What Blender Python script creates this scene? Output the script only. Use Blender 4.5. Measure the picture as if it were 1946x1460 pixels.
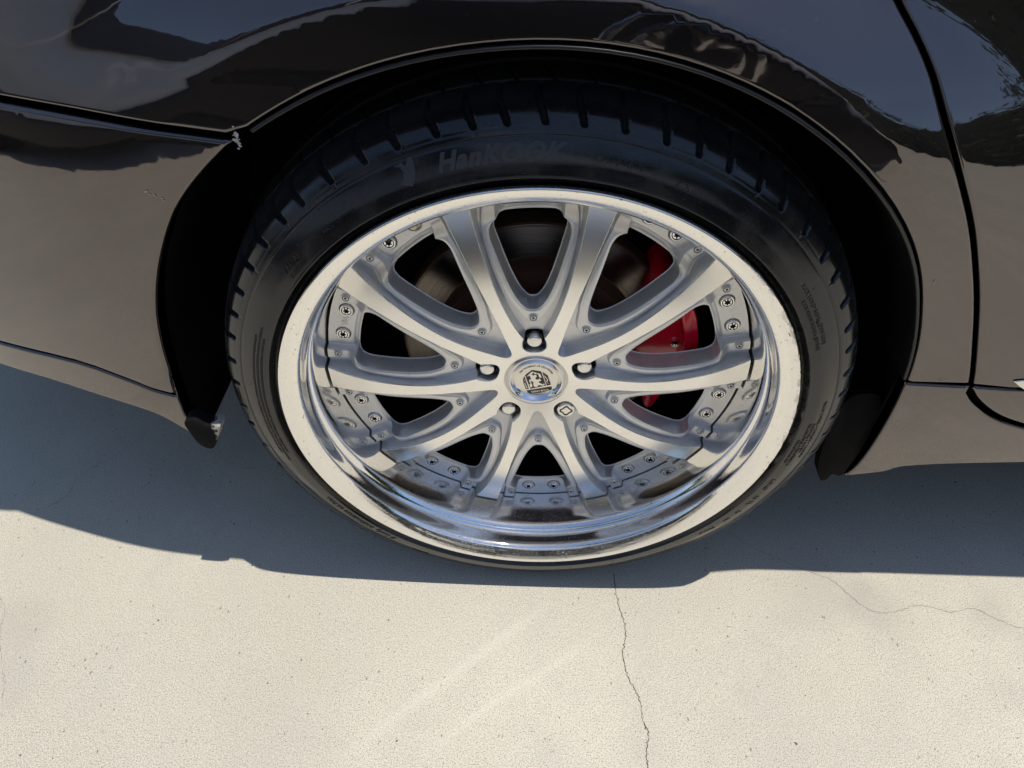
import bpy, math, random
import numpy as np
from mathutils import Matrix, Vector
from mathutils.geometry import delaunay_2d_cdt
for o in list(bpy.data.objects): bpy.data.objects.remove(o)
scene = bpy.context.scene
COL = scene.collection
random.seed(7); rng = np.random.default_rng(7)
RT = .335                       # height of the wheel centre over the ground

# ---------------------------------------------------------------- camera
def cam_axes(pitch, yaw, roll):
    cp, sp, cy, sy = math.cos(pitch), math.sin(pitch), math.cos(yaw), math.sin(yaw)
    f = Vector((sy*cp, cy*cp, -sp)); r = Vector((cy, -sy, 0)); u = r.cross(f)
    c, s = math.cos(roll), math.sin(roll)
    return c*r+s*u, -s*r+c*u, f
cd = bpy.data.cameras.new('camera'); cam = bpy.data.objects.new('camera', cd); COL.objects.link(cam)
r_, u_, f_ = cam_axes(.7564, -.0278, .0066)
cam.matrix_world = Matrix(((r_.x,u_.x,-f_.x,-.0106),(r_.y,u_.y,-f_.y,-.5339),(r_.z,u_.z,-f_.z,.5557+RT),(0,0,0,1)))
cd.sensor_width = 36; cd.lens = 36*1369.8/1946; cd.clip_start = .01; cd.clip_end = 500
scene.camera = cam

# ---------------------------------------------------------------- sky and sun
SUN = Vector((.245, -.04, 1)).normalized()
el = math.asin(SUN.z); az = math.atan2(SUN.x, SUN.y)
w = bpy.data.worlds.new('World'); scene.world = w; w.use_nodes = True
nt = w.node_tree; bg = nt.nodes['Background']
sky = nt.nodes.new('ShaderNodeTexSky'); sky.sky_type = 'NISHITA'; sky.sun_disc = False
sky.sun_elevation = el; sky.sun_rotation = az; sky.altitude = 50; sky.air_density = 1.0; sky.dust_density = .4; sky.ozone_density = 1.6
nt.links.new(sky.outputs[0], bg.inputs[0]); bg.inputs[1].default_value = .145
ld = bpy.data.lights.new('sun', 'SUN'); ld.energy = 4.0; ld.angle = math.radians(.5); ld.color = (1, .93, .82)
sun = bpy.data.objects.new('sun', ld); COL.objects.link(sun)
sun.rotation_euler = SUN.to_track_quat('Z', 'Y').to_euler(); sun.location = (1, 0, 4)
scene.view_settings.view_transform = 'Standard'; scene.view_settings.look = 'None'
scene.view_settings.exposure = 0.0; scene.view_settings.gamma = 1
scene.cycles.max_bounces = 12; scene.cycles.glossy_bounces = 8

# ---------------------------------------------------------------- node helpers
def mat(name, base=(.5,.5,.5), rough=.5, metal=0., ior=1.5, coat=0., coat_rough=.03, spec=None):
    m = bpy.data.materials.new(name); m.use_nodes = True
    b = m.node_tree.nodes['Principled BSDF']
    b.inputs['Base Color'].default_value = (*base, 1); b.inputs['Roughness'].default_value = rough
    b.inputs['Metallic'].default_value = metal; b.inputs['IOR'].default_value = ior
    b.inputs['Coat Weight'].default_value = coat; b.inputs['Coat Roughness'].default_value = coat_rough
    return m
class N:
    def __init__(s, m): s.t = m.node_tree; s.b = s.t.nodes['Principled BSDF']
    def n(s, typ, ins=None, **kw):
        nd = s.t.nodes.new('ShaderNode'+typ)
        for k, v in kw.items(): setattr(nd, k, v)
        for k, v in (ins or {}).items():
            if isinstance(v, bpy.types.NodeSocket): s.t.links.new(v, nd.inputs[k])
            else: nd.inputs[k].default_value = v
        return nd
    def pos(s): return s.n('TexCoord').outputs['Object']
    def noise(s, vec, scale, detail=3, rough=.5, dist=0.):
        return s.n('TexNoise', {'Vector': vec, 'Scale': scale, 'Detail': detail, 'Roughness': rough, 'Distortion': dist}).outputs['Fac']
    def m(s, op, a, b=0., c=0.):
        nd = s.n('Math', operation=op)
        for i, v in enumerate((a, b, c)):
            if isinstance(v, bpy.types.NodeSocket): s.t.links.new(v, nd.inputs[i])
            else: nd.inputs[i].default_value = v
        return nd.outputs[0]
    def ramp(s, v, lo, hi, a=0., b=1.):
        return s.n('MapRange', {'Value': v, 'From Min': lo, 'From Max': hi, 'To Min': a, 'To Max': b}, clamp=True, interpolation_type='SMOOTHSTEP').outputs[0]
    def mix(s, f, a, b):
        nd = s.n('Mix', data_type='RGBA')
        for k, v in ((0, f), (6, a), (7, b)):
            if isinstance(v, bpy.types.NodeSocket): s.t.links.new(v, nd.inputs[k])
            else: nd.inputs[k].default_value = v if k == 0 else (*v, 1)
        return nd.outputs[2]
    def xyz(s, vec):
        return s.n('SeparateXYZ', {0: vec}).outputs
    def bump(s, h, strength=.2, dist=.001, normal=None):
        ins = {'Height': h, 'Strength': strength, 'Distance': dist}
        if normal is not None: ins['Normal'] = normal
        return s.n('Bump', ins).outputs[0]
    def set(s, k, v):
        if isinstance(v, bpy.types.NodeSocket): s.t.links.new(v, s.b.inputs[k])
        else: s.b.inputs[k].default_value = v

# ---------------------------------------------------------------- materials
# concrete
M_conc = mat('concrete', rough=.85); n = N(M_conc); p = n.pos()
g1 = n.noise(p, 620, 3, .7); g2 = n.noise(p, 130, 3, .6); g3 = n.noise(p, 2.3, 4, .55); g4 = n.noise(p, 9, 4, .6); g5 = n.noise(p, 900, 1, .5)
c = n.mix(n.ramp(g3, .3, .7), (.505, .470, .385), (.605, .575, .480))
c = n.mix(n.ramp(g4, .32, .72, 0, .85), c, (.49, .475, .41))
c = n.mix(n.ramp(g1, .38, .50, .95, 0), c, (.24, .22, .185))
c = n.mix(n.ramp(g5, .54, .66, 0, .75), c, (.78, .75, .68))
c = n.mix(n.ramp(g2, .25, .40, .22, 0), c, (.36, .33, .28))
vo = n.n('TexVoronoi', {'Vector': p, 'Scale': 170.}).outputs['Distance']; c = n.mix(n.ramp(vo, .02, .13, .45, 0), c, (.20, .17, .14))
X, Y, Z = n.xyz(p)
def streak(ax, ay, dx, dy, half, off=0.):   # pale rubbed streak along a direction, soft ends
    L = math.hypot(dx, dy); ux, uy = dx/L, dy/L
    q = n.m('ADD', n.m('MULTIPLY', n.m('SUBTRACT', X, ax), -uy), n.m('MULTIPLY', n.m('SUBTRACT', Y, ay), ux))
    q = n.m('ADD', q, n.m('MULTIPLY', n.m('SUBTRACT', n.noise(p, 7, 2), .5), .02))
    a = n.m('ADD', n.m('MULTIPLY', n.m('SUBTRACT', X, ax), ux), n.m('MULTIPLY', n.m('SUBTRACT', Y, ay), uy))
    s1 = n.ramp(n.m('ABSOLUTE', q), 0., half, 1, 0)
    s2 = n.m('MULTIPLY', n.ramp(a, -.05, .06), n.ramp(a, L-.08, L+.04, 1, 0))
    return n.m('MULTIPLY', s1, s2)
st = n.m('ADD', streak(-.19, -.21, .21, .185, .013), streak(-.11, -.215, .19, .14, .010))
st = n.m('ADD', st, n.m('MULTIPLY', streak(.23, -.075, .06, .018, .006), .7))
c = n.mix(n.m('MULTIPLY', st, .22), c, (.72, .68, .60))
def blot(x, y, r, amt):                       # damp grey blotch
    d = n.m('SQRT', n.m('ADD', n.m('POWER', n.m('SUBTRACT', X, x), 2.), n.m('POWER', n.m('SUBTRACT', Y, y), 2.)))
    d = n.m('ADD', d, n.m('MULTIPLY', n.m('SUBTRACT', n.noise(p, 14, 3), .5), r*1.2))
    return n.ramp(d, r*.25, r, amt, 0)
for bx, by, br, ba in ((.40, .02, .09, .30), (.47, -.02, .06, .32), (-.67, -.09, .07, .25), (-.65, -.16, .06, .22), (.14, -.19, .05, .15), (.62, -.02, .05, .22), (-.30, -.2, .14, .12), (.3, -.19, .15, .12)):
    c = n.mix(blot(bx, by, br, ba), c, (.36, .345, .31))
fl = n.n('TexVoronoi', {'Vector': n.n('VectorMath', {0: p, 1: (1., .55, 1.)}, operation='MULTIPLY').outputs[0], 'Scale': 95., 'Randomness': 1.}).outputs['Distance']
c = n.mix(n.m('MULTIPLY', n.ramp(fl, .03, .16, 1, 0), n.ramp(n.noise(p, 21, 2), .50, .62)), c, (.17, .15, .12))
n.set('Base Color', c)
hh = n.m('ADD', n.m('MULTIPLY', g1, .6), n.m('MULTIPLY', g2, 1.0))
n.set('Normal', n.bump(hh, .26, .0010))
M_crack2 = mat('fine_crack', (.23, .21, .175), .95)
M_crack = mat('dark_crack', (.035, .03, .025), .95)  # wider cracks are drawn as dark strips
# black car paint
M_paint = mat('black_paint', (.004, .004, .005), .030, 0, 2.12); n = N(M_paint); p = n.pos()
dust = n.ramp(n.noise(p, 900, 2, .6), .62, .75)
fleck = n.ramp(n.noise(p, 140, 2, .7), .70, .74)
broad = n.ramp(n.noise(p, 6, 3), .3, .8)
XX, YY, ZZ = n.xyz(p)
low = n.ramp(ZZ, .30, .62, 1, .15)
bounce_film = n.m('MULTIPLY', n.m('ADD', .07, n.m('MULTIPLY', broad, .09)), low)  # dust film; its extra tan low down imitates reflected ground light
d_ = n.m('ADD', bounce_film, n.m('ADD', n.m('MULTIPLY', dust, .05), n.m('MULTIPLY', fleck, .05)))
n.set('Base Color', n.mix(d_, (.003, .003, .004), (.40, .33, .28)))
n.b.inputs['Specular Tint'].default_value = (1, .91, .89, 1)
n.set('Roughness', n.m('ADD', .03, n.m('MULTIPLY', d_, .10)))
n.set('Normal', n.bump(n.noise(p, 38, 2), .05, .002))
# mirror lip
M_lip = mat('polished_lip', (.90, .885, .86), .05, 1.0); n = N(M_lip); p = n.pos()
sp = n.ramp(n.noise(p, 1300, 1, .5), .66, .72)
ar = n.ramp(n.noise(p, 9, 3, .6), .38, .66)
rr = n.m('ADD', .035, n.m('MULTIPLY', sp, n.m('MULTIPLY', ar, .55)))
n.set('Roughness', n.m('ADD', rr, n.m('MULTIPLY', ar, .05)))
n.set('Normal', n.bump(n.noise(p, 700, 2, .6), n.m('MULTIPLY', ar, .16), .0006))
lx_, ly_, lz_ = n.xyz(p)
dz_ = n.m('MULTIPLY', n.ramp(lz_, -.22, -.17, 1, 0), n.ramp(n.noise(p, 16, 3, .6), .28, .55))
fine = n.ramp(n.noise(p, 1900, 1, .5), .56, .66); spk_ = n.ramp(n.noise(p, 700, 1, .5), .66, .70)
dustm = n.m('MULTIPLY', dz_, n.m('ADD', n.m('MULTIPLY', fine, .6), n.m('MULTIPLY', spk_, .9)))
n.set('Metallic', n.m('SUBTRACT', 1., n.m('MULTIPLY', dustm, .75)))
pit = n.ramp(n.noise(p, 330, 1, .5), .72, .75)
Rr = n.m('SQRT', n.m('ADD', n.m('POWER', lx_, 2.), n.m('POWER', lz_, 2.)))
kr = n.m('MULTIPLY', n.ramp(n.m('ADD', Rr, n.m('MULTIPLY', n.noise(p, 55, 3, .7), .012)), .2725, .2745), n.m('MULTIPLY', n.ramp(lz_, -.075, -.03), n.m('MULTIPLY', n.ramp(lx_, .17, .20), n.ramp(n.noise(p, 38, 3, .6), .46, .54))))
n.set('Roughness', n.m('ADD', n.m('ADD', rr, n.m('MULTIPLY', ar, .05)), n.m('MULTIPLY', kr, .3)))
lth = n.n('TexNoise', {'W': n.m('ADD', n.m('MULTIPLY', Rr, 1900.), n.m('MULTIPLY', ly_, 1500.)), 'Scale': 1., 'Detail': 2.}, noise_dimensions='1D').outputs['Fac']
nb = n.bump(lth, .10, .0002)
n.set('Normal', n.bump(n.noise(p, 400, 3, .7), n.m('ADD', n.m('MULTIPLY', ar, .10), n.m('MULTIPLY', kr, 1.)), .0012, nb))
n.set('Base Color', n.mix(n.m('MULTIPLY', pit, .8), n.mix(dustm, (.90, .885, .86), (.80, .80, .80)), (.25, .17, .10)))
# chrome
M_chrome = mat('chrome', (.88, .88, .89), .08, 1.0)
M_chrome_r = mat('satin_chrome', (.80, .79, .77), .22, 1.0)
# spokes: machined face + silver paint + lug wells darkened in the colour for their shade
M_spoke = mat('machined_and_silver', rough=.3); n = N(M_spoke); p = n.pos()
att = n.n('Attribute', attribute_name='dC').outputs['Fac']; atn = n.n('Attribute', attribute_name='dN').outputs['Fac']
face = n.ramp(att, .05, .30, 1, 0)
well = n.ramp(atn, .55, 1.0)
SX, SY, SZ = n.xyz(p)
rad = n.m('SQRT', n.m('ADD', n.m('POWER', SX, 2.), n.m('POWER', SZ, 2.)))
lath = n.n('TexNoise', {'W': n.m('MULTIPLY', rad, 2600.), 'Scale': 1., 'Detail': 2.}, noise_dimensions='1D').outputs['Fac']
pg = n.noise(p, 1500, 2, .5)
colr = n.mix(face, (.74, .745, .755), n.mix(n.ramp(n.noise(p, 30, 3), .3, .7), (.90, .89, .87), (.94, .93, .91)))
colr = n.mix(n.m('MULTIPLY', n.ramp(n.noise(p, 60, 4, .7), .52, .78), n.m('MULTIPLY', n.m('SUBTRACT', 1., face), .30)), colr, (.33, .30, .26))
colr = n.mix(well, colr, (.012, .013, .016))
n.set('Base Color', colr)
n.set('Metallic', n.m('MULTIPLY', n.m('SUBTRACT', 1., well), n.ramp(face, 0, 1, .68, 1.)))
n.set('Roughness', n.m('ADD', n.ramp(face, 0, 1, .38, .27), n.m('MULTIPLY', well, .1)))
hgt = n.m('ADD', n.m('MULTIPLY', n.m('MULTIPLY', lath, face), .55), n.m('MULTIPLY', n.m('MULTIPLY', pg, n.m('SUBTRACT', 1., face)), 1.0))
n.set('Normal', n.bump(hgt, .16, .00025))
M_silver = mat('silver_paint', (.72, .72, .73), .38, .7)
M_dark = mat('dark_well', (.012, .013, .016), .5)
M_emb = mat('enamel_and_recess_black', (.02, .02, .022), .3)
M_plate = mat('cap_plate', (.80, .78, .74), .30, 1.0)
# rubber
M_rub = mat('tyre_rubber', (.012, .0118, .0125), .42, 0, 1.52); n = N(M_rub); p = n.pos()
rb = n.noise(p, 25, 3, .6)
trd = n.ramp(n.xyz(p)[1], .022, .036)
grv = n.ramp(n.n('Attribute', attribute_name='groove').outputs['Fac'], .8, 2.5)
n.set('Roughness', n.m('ADD', n.m('MULTIPLY', trd, .25), n.m('ADD', n.ramp(rb, .35, .7, .12, .27), n.m('MULTIPLY', grv, .4))))
n.set('Specular IOR Level', n.ramp(grv, 0, 1, .5, .1))
dst = n.ramp(n.noise(p, 1100, 1), .73, .76)
n.set('Base Color', n.mix(n.m('ADD', n.m('MULTIPLY', dst, .5), n.m('MULTIPLY', n.ramp(rb, .4, .7), .045)), n.mix(trd, (.0105, .0105, .0115), (.024, .024, .027)), (.20, .185, .165)))
n.set('Normal', n.bump(n.noise(p, 600, 3, .6), .10, .0004))
M_let = mat('raised_rubber', (.042, .042, .046), .5, 0, 1.5)
M_letg = mat('glossy_raised_rubber', (.015, .015, .016), .16, 0, 1.5)
M_trim = mat('black_rubber_trim', (.008, .008, .009), .34, 0, 1.45)
M_liner = mat('arch_liner_plastic', (.002, .002, .0024), .8); M_liner.node_tree.nodes['Principled BSDF'].inputs['Specular IOR Level'].default_value = .15; n = N(M_liner); p = n.pos()
lx, ly, lz = n.xyz(p)
scf = n.m('MULTIPLY', n.m('MULTIPLY', n.ramp(lz, .285, .305, 1, 0), n.ramp(lx, -.36, -.34, 1, 0)), n.ramp(n.noise(p, 90, 4, .7), .42, .58))
n.set('Base Color', (.002, .002, .0024, 1))
M_tip = mat('scuffed_liner_tip', (.002, .002, .003), .85); M_tip.node_tree.nodes['Principled BSDF'].inputs['Specular IOR Level'].default_value = .15; n = N(M_tip); p = n.pos(); lx, ly, lz = n.xyz(p)
scf = n.m('MULTIPLY', n.ramp(n.m('ADD', lx, n.m('MULTIPLY', n.noise(p, 60, 3), .03)), -.352, -.346, 0, 1), n.ramp(n.noise(p, 150, 4, .7), .36, .48))
n.set('Base Color', n.mix(n.m('MULTIPLY', scf, .85), (.006, .006, .007), (.50, .48, .45)))
# brake parts
M_disc = mat('brake_disc_iron', (.22, .19, .165), .34, 1.0); n = N(M_disc); p = n.pos()
dx, dy, dz = n.xyz(p)
dr = n.m('SQRT', n.m('ADD', n.m('POWER', dx, 2.), n.m('POWER', dz, 2.)))
ln = n.n('TexNoise', {'W': n.m('MULTIPLY', dr, 1500.), 'Scale': 1., 'Detail': 3.}, noise_dimensions='1D').outputs['Fac']
n.set('Base Color', n.mix(n.ramp(ln, .3, .7), (.12, .10, .088), (.26, .23, .20)))
n.set('Normal', n.bump(ln, .5, .0006)); n.set('Roughness', .30)
n.set('Anisotropic', .85)
tn = n.n('Tangent', direction_type='RADIAL', axis='Y'); n.set('Tangent', tn.outputs[0]); n.set('Anisotropic Rotation', .25)
M_rust = mat('rusty_edge', (.075, .035, .018), .8)
M_red = mat('red_caliper_paint', (.85, .010, .035), .22, 0, 1.5, coat=.5)
M_gold = mat('valve_cap_metal', (.62, .54, .38), .35, .8)
M_glass = mat('tinted_glass', (.01, .011, .012), .02, 0, 1.5)
M_grey = mat('grey_car_paint', (.74, .75, .77), .25, .05, 1.5, coat=1.)
M_orange = mat('wheel_alloy', (.5, .5, .5), .3, 1.)
M_skin = mat('wall_render', (.50, .46, .40), .8)

# ---------------------------------------------------------------- object helpers
def add(name, mesh, parent=None, m=None, loc=None, kind=None):
    o = bpy.data.objects.new(name, mesh); COL.objects.link(o)
    if m is not None and not mesh.materials: mesh.materials.append(m)
    if parent is not None: o.parent = parent
    if loc is not None: o.location = loc
    if kind: o['kind'] = kind
    return o
def mesh_of(name, v, f, smooth=True, norms=None):
    me = bpy.data.meshes.new(name); me.from_pydata([tuple(map(float, q)) for q in v], [], [tuple(map(int, q)) for q in f])
    if smooth: me.polygons.foreach_set('use_smooth', [True]*len(me.polygons))
    me.update()
    if norms is not None: me.normals_split_custom_set_from_vertices([tuple(map(float, q)) for q in norms])
    return me
def sharp(me, deg=35):
    me.set_sharp_from_angle(angle=math.radians(deg)); return me
def lathe(name, prof, nseg=256, sharp_deg=None, arc=None):
    """prof: (R, y) points; axis is the wheel axle (y)"""
    prof = np.array(prof, float); th = np.linspace(0, 2*np.pi, nseg, endpoint=False)
    V = np.stack([np.outer(prof[:,0], np.sin(th)), np.repeat(prof[:,1][:,None], nseg, 1), np.outer(prof[:,0], np.cos(th))], -1).reshape(-1, 3)
    P = len(prof); i = np.arange(P-1)[:,None]*nseg; j = np.arange(nseg)[None]; k = (j+1) % nseg
    F = np.stack([i+j, i+k, i+nseg+k, i+nseg+j], -1).reshape(-1, 4)
    me = mesh_of(name, V, F)
    if sharp_deg: sharp(me, sharp_deg)
    return me
def catmull(pts, sub=6, closed=False):
    P = [np.array(q, float) for q in pts]; out = []
    nP = len(P)
    for i in range(nP if closed else nP-1):
        p0 = P[(i-1) % nP] if (closed or i > 0) else 2*P[0]-P[1]
        p1 = P[i]; p2 = P[(i+1) % nP]
        p3 = P[(i+2) % nP] if (closed or i+2 < nP) else 2*P[-1]-P[-2]
        for t in np.arange(sub)/sub:
            out.append(.5*((2*p1)+(p2-p0)*t+(2*p0-5*p1+4*p2-p3)*t*t+(3*p1-p0-3*p2+p3)*t**3))
    if not closed: out.append(P[-1])
    return np.array(out)
def seg_dist(P, poly, closed=True):
    """distance from points P (N,2) to the polyline"""
    A = poly if closed else poly[:-1]; B = np.roll(poly, -1, 0) if closed else poly[1:]
    out = np.full(len(P), 1e9)
    for c0 in range(0, len(P), 20000):
        q = P[c0:c0+20000]; best = np.full(len(q), 1e9)
        for a, b in zip(A, B):
            d = b-a; L = d@d
            if L < 1e-16: continue
            t = np.clip(((q-a)@d)/L, 0, 1); e = q-(a+t[:,None]*d)
            best = np.minimum(best, (e*e).sum(1))
        out[c0:c0+20000] = best
    return np.sqrt(out)
def inside(P, poly):
    x, y = P[:,0], P[:,1]; c = np.zeros(len(P), bool); n_ = len(poly)
    for i in range(n_):
        x1, y1 = poly[i]; x2, y2 = poly[i-1]
        if y1 == y2: continue
        c ^= ((y1 > y) != (y2 > y)) & (x < (x2-x1)*(y-y1)/(y2-y1)+x1)
    return c
def sdf(P, poly):               # positive inside
    return np.where(inside(P, poly), 1, -1)*seg_dist(P, poly)
def sm(x, a, b):
    t = np.clip((x-a)/(b-a), 0, 1); return t*t*(3-2*t)

DATA = {"arch": [[-0.2277, 0.6449], [-0.2002, 0.6632], [-0.1685, 0.6788], [-0.131, 0.6932], [-0.1152, 0.699], [-0.0621, 0.7102], [-0.0109, 0.7142], [0.0399, 0.7134], [0.0917, 0.7058], [0.137, 0.6914], [0.1757, 0.673], [0.206, 0.6512], [0.2586, 0.6119], [0.3012, 0.5645], [0.3183, 0.5446], [0.3422, 0.503], [0.3611, 0.4567], [0.3718, 0.4144], [0.3805, 0.3829]], "skirtarch": [[0.3838, 0.3773], [0.3886, 0.3324], [0.3926, 0.2685], [0.3935, 0.2196], [0.3891, 0.1916]], "lbump": [[-0.2493, 0.6365], [-0.2585, 0.6295], [-0.2815, 0.6095], [-0.3038, 0.5873], [-0.3228, 0.564], [-0.3447, 0.5282], [-0.3647, 0.4881], [-0.3805, 0.4456], [-0.3912, 0.4023], [-0.3984, 0.362], [-0.4051, 0.3216], [-0.4125, 0.2666], [-0.4071, 0.2341], [-0.3948, 0.2234]], "bbot": [[-0.6442, 0.3098], [-0.5725, 0.3077], [-0.5109, 0.2958], [-0.4538, 0.2784], [-0.4304, 0.2574], [-0.4117, 0.2301]], "bseam": [[-0.6112, 0.3585], [-0.5121, 0.3563], [-0.4583, 0.3386], [-0.4334, 0.3258], [-0.4078, 0.3188]], "qseam": [[-0.4456, 0.6539], [-0.3768, 0.6505], [-0.312, 0.646], [-0.2513, 0.6415]], "dgap": [[0.2473, 0.7381], [0.2665, 0.7152], [0.2825, 0.6926], [0.2982, 0.6651], [0.3221, 0.6269], [0.349, 0.5874], [0.3708, 0.5524], [0.4034, 0.4941], [0.4306, 0.4323], [0.4519, 0.3799]], "sseam": [[0.3868, 0.3775], [0.4305, 0.3783], [0.5031, 0.3831]], "sbot": [[0.3891, 0.1916], [0.4307, 0.2044], [0.4482, 0.2183], [0.5018, 0.2281], [0.5838, 0.2362]], "jack": [[0.4555, 0.3677], [0.4689, 0.3523], [0.4929, 0.3333], [0.5163, 0.3204], [0.5418, 0.3107]], "e_lion": [[-8.91, 6.0], [-5.76, 7.97], [-4.33, 5.54], [-3.01, 7.44], [-0.71, 6.9], [-0.19, 4.44], [-1.75, 2.82], [-0.98, 0.04], [1.77, 0.13], [2.63, 2.04], [4.06, 0.21], [5.04, -1.64], [2.76, -2.35], [1.9, -4.27], [4.24, -5.45], [7.06, -7.26], [8.38, -5.31], [9.16, -7.82], [7.59, -9.15], [4.33, -8.62], [2.01, -8.07], [1.16, -10.65], [-0.67, -11.67], [-3.01, -10.8], [-4.03, -7.01], [-3.64, -3.83], [-5.97, -2.65], [-7.37, -2.07], [-5.9, -5.81], [-4.64, -10.22], [-6.21, -12.83], [-7.64, -10.96], [-8.17, -7.79], [-6.81, -6.48], [-8.73, -2.75], [-8.77, -0.86], [-6.5, 0.47], [-7.47, 2.94], [-6.59, 4.22], [-7.96, 4.17]], "e_mid": [[-13.49, 6.46], [-5.91, 14.43], [4.13, 12.62], [5.36, 9.59], [10.82, -9.03], [-7.09, -14.79], [-11.04, -2.2]], "e_lp": [[-14.29, 5.19], [-15.76, -0.48], [-15.13, -6.14], [-12.19, -15.61], [-8.72, -14.97]], "e_rp": [[5.6, 12.06], [12.07, 6.73], [16.29, -7.25], [11.75, -9.32]], "e_ban": [[-11.23, -17.51], [16.88, -10.22], [18.0, -12.61], [16.65, -15.87], [4.25, -20.84], [-7.39, -22.56], [-9.77, -20.7]], "e_arc": [[-11.98, 4.03], [-5.85, 12.16], [3.56, 8.91], [5.34, 3.07], [2.58, 3.6], [1.55, 7.6], [-0.78, 9.38], [-2.34, 8.09], [-4.0, 10.81], [-5.77, 8.59], [-10.26, 5.02]], "e_sl": [[-14.52, -0.44], [-13.08, -4.17], [-13.97, -6.09], [-12.51, -10.5], [-11.29, -14.29], [-10.37, -13.62], [-12.07, -9.2], [-13.05, -6.06], [-13.59, -1.03]], "e_sr": [[7.95, 7.2], [11.32, 2.34], [12.79, -0.11], [11.53, -3.3], [14.41, -6.36], [12.52, -5.16], [10.82, -2.7], [11.62, 0.47], [8.49, 4.74]], "crack": [[[0.1183, 0.0304], [0.1205, -0.0108], [0.1271, -0.0457], [0.1271, -0.0718], [0.1219, -0.0935], [0.1274, -0.1244], [0.1371, -0.1472], [0.1401, -0.1756], [0.1448, -0.1907], [0.1402, -0.2115], [0.1415, -0.2343], [0.1433, -0.2508]], [[0.2943, 0.1017], [0.324, 0.0771], [0.3509, 0.062], [0.3839, 0.0441], [0.4232, 0.026], [0.4493, -0.0072], [0.4728, -0.0221], [0.5027, -0.0172], [0.5304, -0.0091], [0.5537, -0.013], [0.5729, -0.0178], [0.6038, -0.0113], [0.6314, -0.0281], [0.6581, -0.0392], [0.6856, -0.045]], [[-0.7241, -0.0365], [-0.7021, -0.0632], [-0.6947, -0.0894], [-0.6548, -0.1514], [-0.6437, -0.1773]], [[-0.7382, 0.1048], [-0.7129, 0.1357], [-0.7138, 0.1722], [-0.6808, 0.2117], [-0.6485, 0.259], [-0.6503, 0.2854]], [[-0.5314, 0.2399], [-0.4921, 0.213], [-0.4533, 0.1978], [-0.4044, 0.2051]]]}
# ================================================================ the car: root and wheel
car = bpy.data.objects.new('parked_car', None); COL.objects.link(car); car.location = (0, .85, 0)
bpy.context.view_layer.update()
car['label'] = 'glossy black car seen at its rear wheel arch, with deep-lipped silver ten-spoke wheel'
car['category'] = 'car'
CARI = Matrix.Translation((0, -.85, 0))
def part(name, mesh, m=None, parent=None, loc=None):
    o = add(name, mesh, parent or car, m, loc)
    if parent is None: o.matrix_parent_inverse = CARI
    return o
# rim (the wheel itself): stepped mirror lip + inner barrel
lip = [(.2665,.012),(.2702,.008),(.2713,.004),(.2712,.0010),(.2704,-.0006),(.2690,-.0009),(.2670,-.0002),(.2635,.0016),(.2600,.0036),(.2562,.0061),
       (.2532,.0088),(.2514,.0120),(.2508,.0160),(.2505,.0200),(.2502,.0245),(.2496,.0280),(.2486,.0308),(.2474,.0326),(.2460,.0340),(.2448,.0358),
       (.2434,.0388),(.2424,.0430),(.2417,.0490),(.2412,.0560),(.2408,.0640),(.2405,.0740),(.2403,.0860),(.2400,.1000),(.2400,.1150)]
lip = catmull(lip, 4)
wheel = part('wheel', lathe('wheel_rim', lip, 512), M_lip, loc=(0, 0, RT))
add('inner_barrel', lathe('inner_barrel', [(.2400,.1145),(.2310,.126),(.2290,.19),(.2300,.24),(.2600,.262)], 128), wheel, M_liner)
wheel['label'] = 'polished deep-dish rim with kerb-scuffed edge'
# kerb rash: roughened nicks on the front right of the rim edge
me = wheel.data
co = np.empty(len(me.vertices)*3); me.vertices.foreach_get('co', co); co = co.reshape(-1, 3)
ang = np.degrees(np.arctan2(co[:,0], co[:,2])); R_ = np.hypot(co[:,0], co[:,2])
nz = rng.normal(0, 1, len(co))
rash = (np.maximum(0, np.sin(ang*1.3)*np.sin(ang*.37+1)+.25))*sm(ang, 48, 62)*(1-sm(ang, 100, 108))*sm(R_, .2625, .2665)*(co[:,1] < .003)
co[:,1] += rash*(.0006+.0007*np.abs(nz)); co[:,0] *= 1-rash*.0015*np.abs(nz); co[:,2] *= 1-rash*.0015*np.abs(nz)
me.vertices.foreach_set('co', co.ravel()); me.update()
# ---- spoke sector height field
def YP(r): return .048+.0125*(np.clip(.12-r,0,1)/.08)**1.5+1.92*np.clip(r-.125,0,1)**2
def poly_rt(half):
    h = [(r*math.sin(math.radians(t)), r*math.cos(math.radians(t))) for r, t in half]
    return np.array(h)
def smooth_half(half, sub=6):
    q = catmull(half, sub)
    h = np.stack([q[:,0]*np.sin(np.radians(q[:,1])), q[:,0]*np.cos(np.radians(q[:,1]))], 1)
    m_ = h[::-1]*np.array([-1, 1]); return np.concatenate([h, m_])
W_ = smooth_half([(104.2,0),(104.7,1.9),(107,3.9),(113,6.0),(121,7.7),(132,9.0),(145,10.0),(160,10.75),(175,11.35),(188,11.75),(195,11.55),(200.3,10.9),(203.6,9.7),(205.4,8.0),(206,5.6),(206.1,2.6),(206.1,0)], 5)
B_ = smooth_half([(85.6,0),(86.2,2.8),(88.8,5.0),(93.5,7.0),(99,8.5),(108,10.1),(117,11.8),(127,12.8),(139,13.4),(150,13.75),(165,13.9),(180,13.85),(195,13.6),(207,13.1),(214,12.5),(222,12.3),(240,12.3),(262,12.3)], 5)
spk = np.array([(48,0),(66,9.0),(83,7.8),(94,7.1),(106,6.8),(119,6.7),(132,6.8),(145,7.2),(160,8.1),(174,8.9),(187,9.7),(200,10.9),(212,12.2),(224,13.6),(238,15.2),(264,18)])
def th_of(r): return 18-np.degrees(np.arcsin(np.interp(r, spk[1:,0], spk[1:,1])/r))
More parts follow.
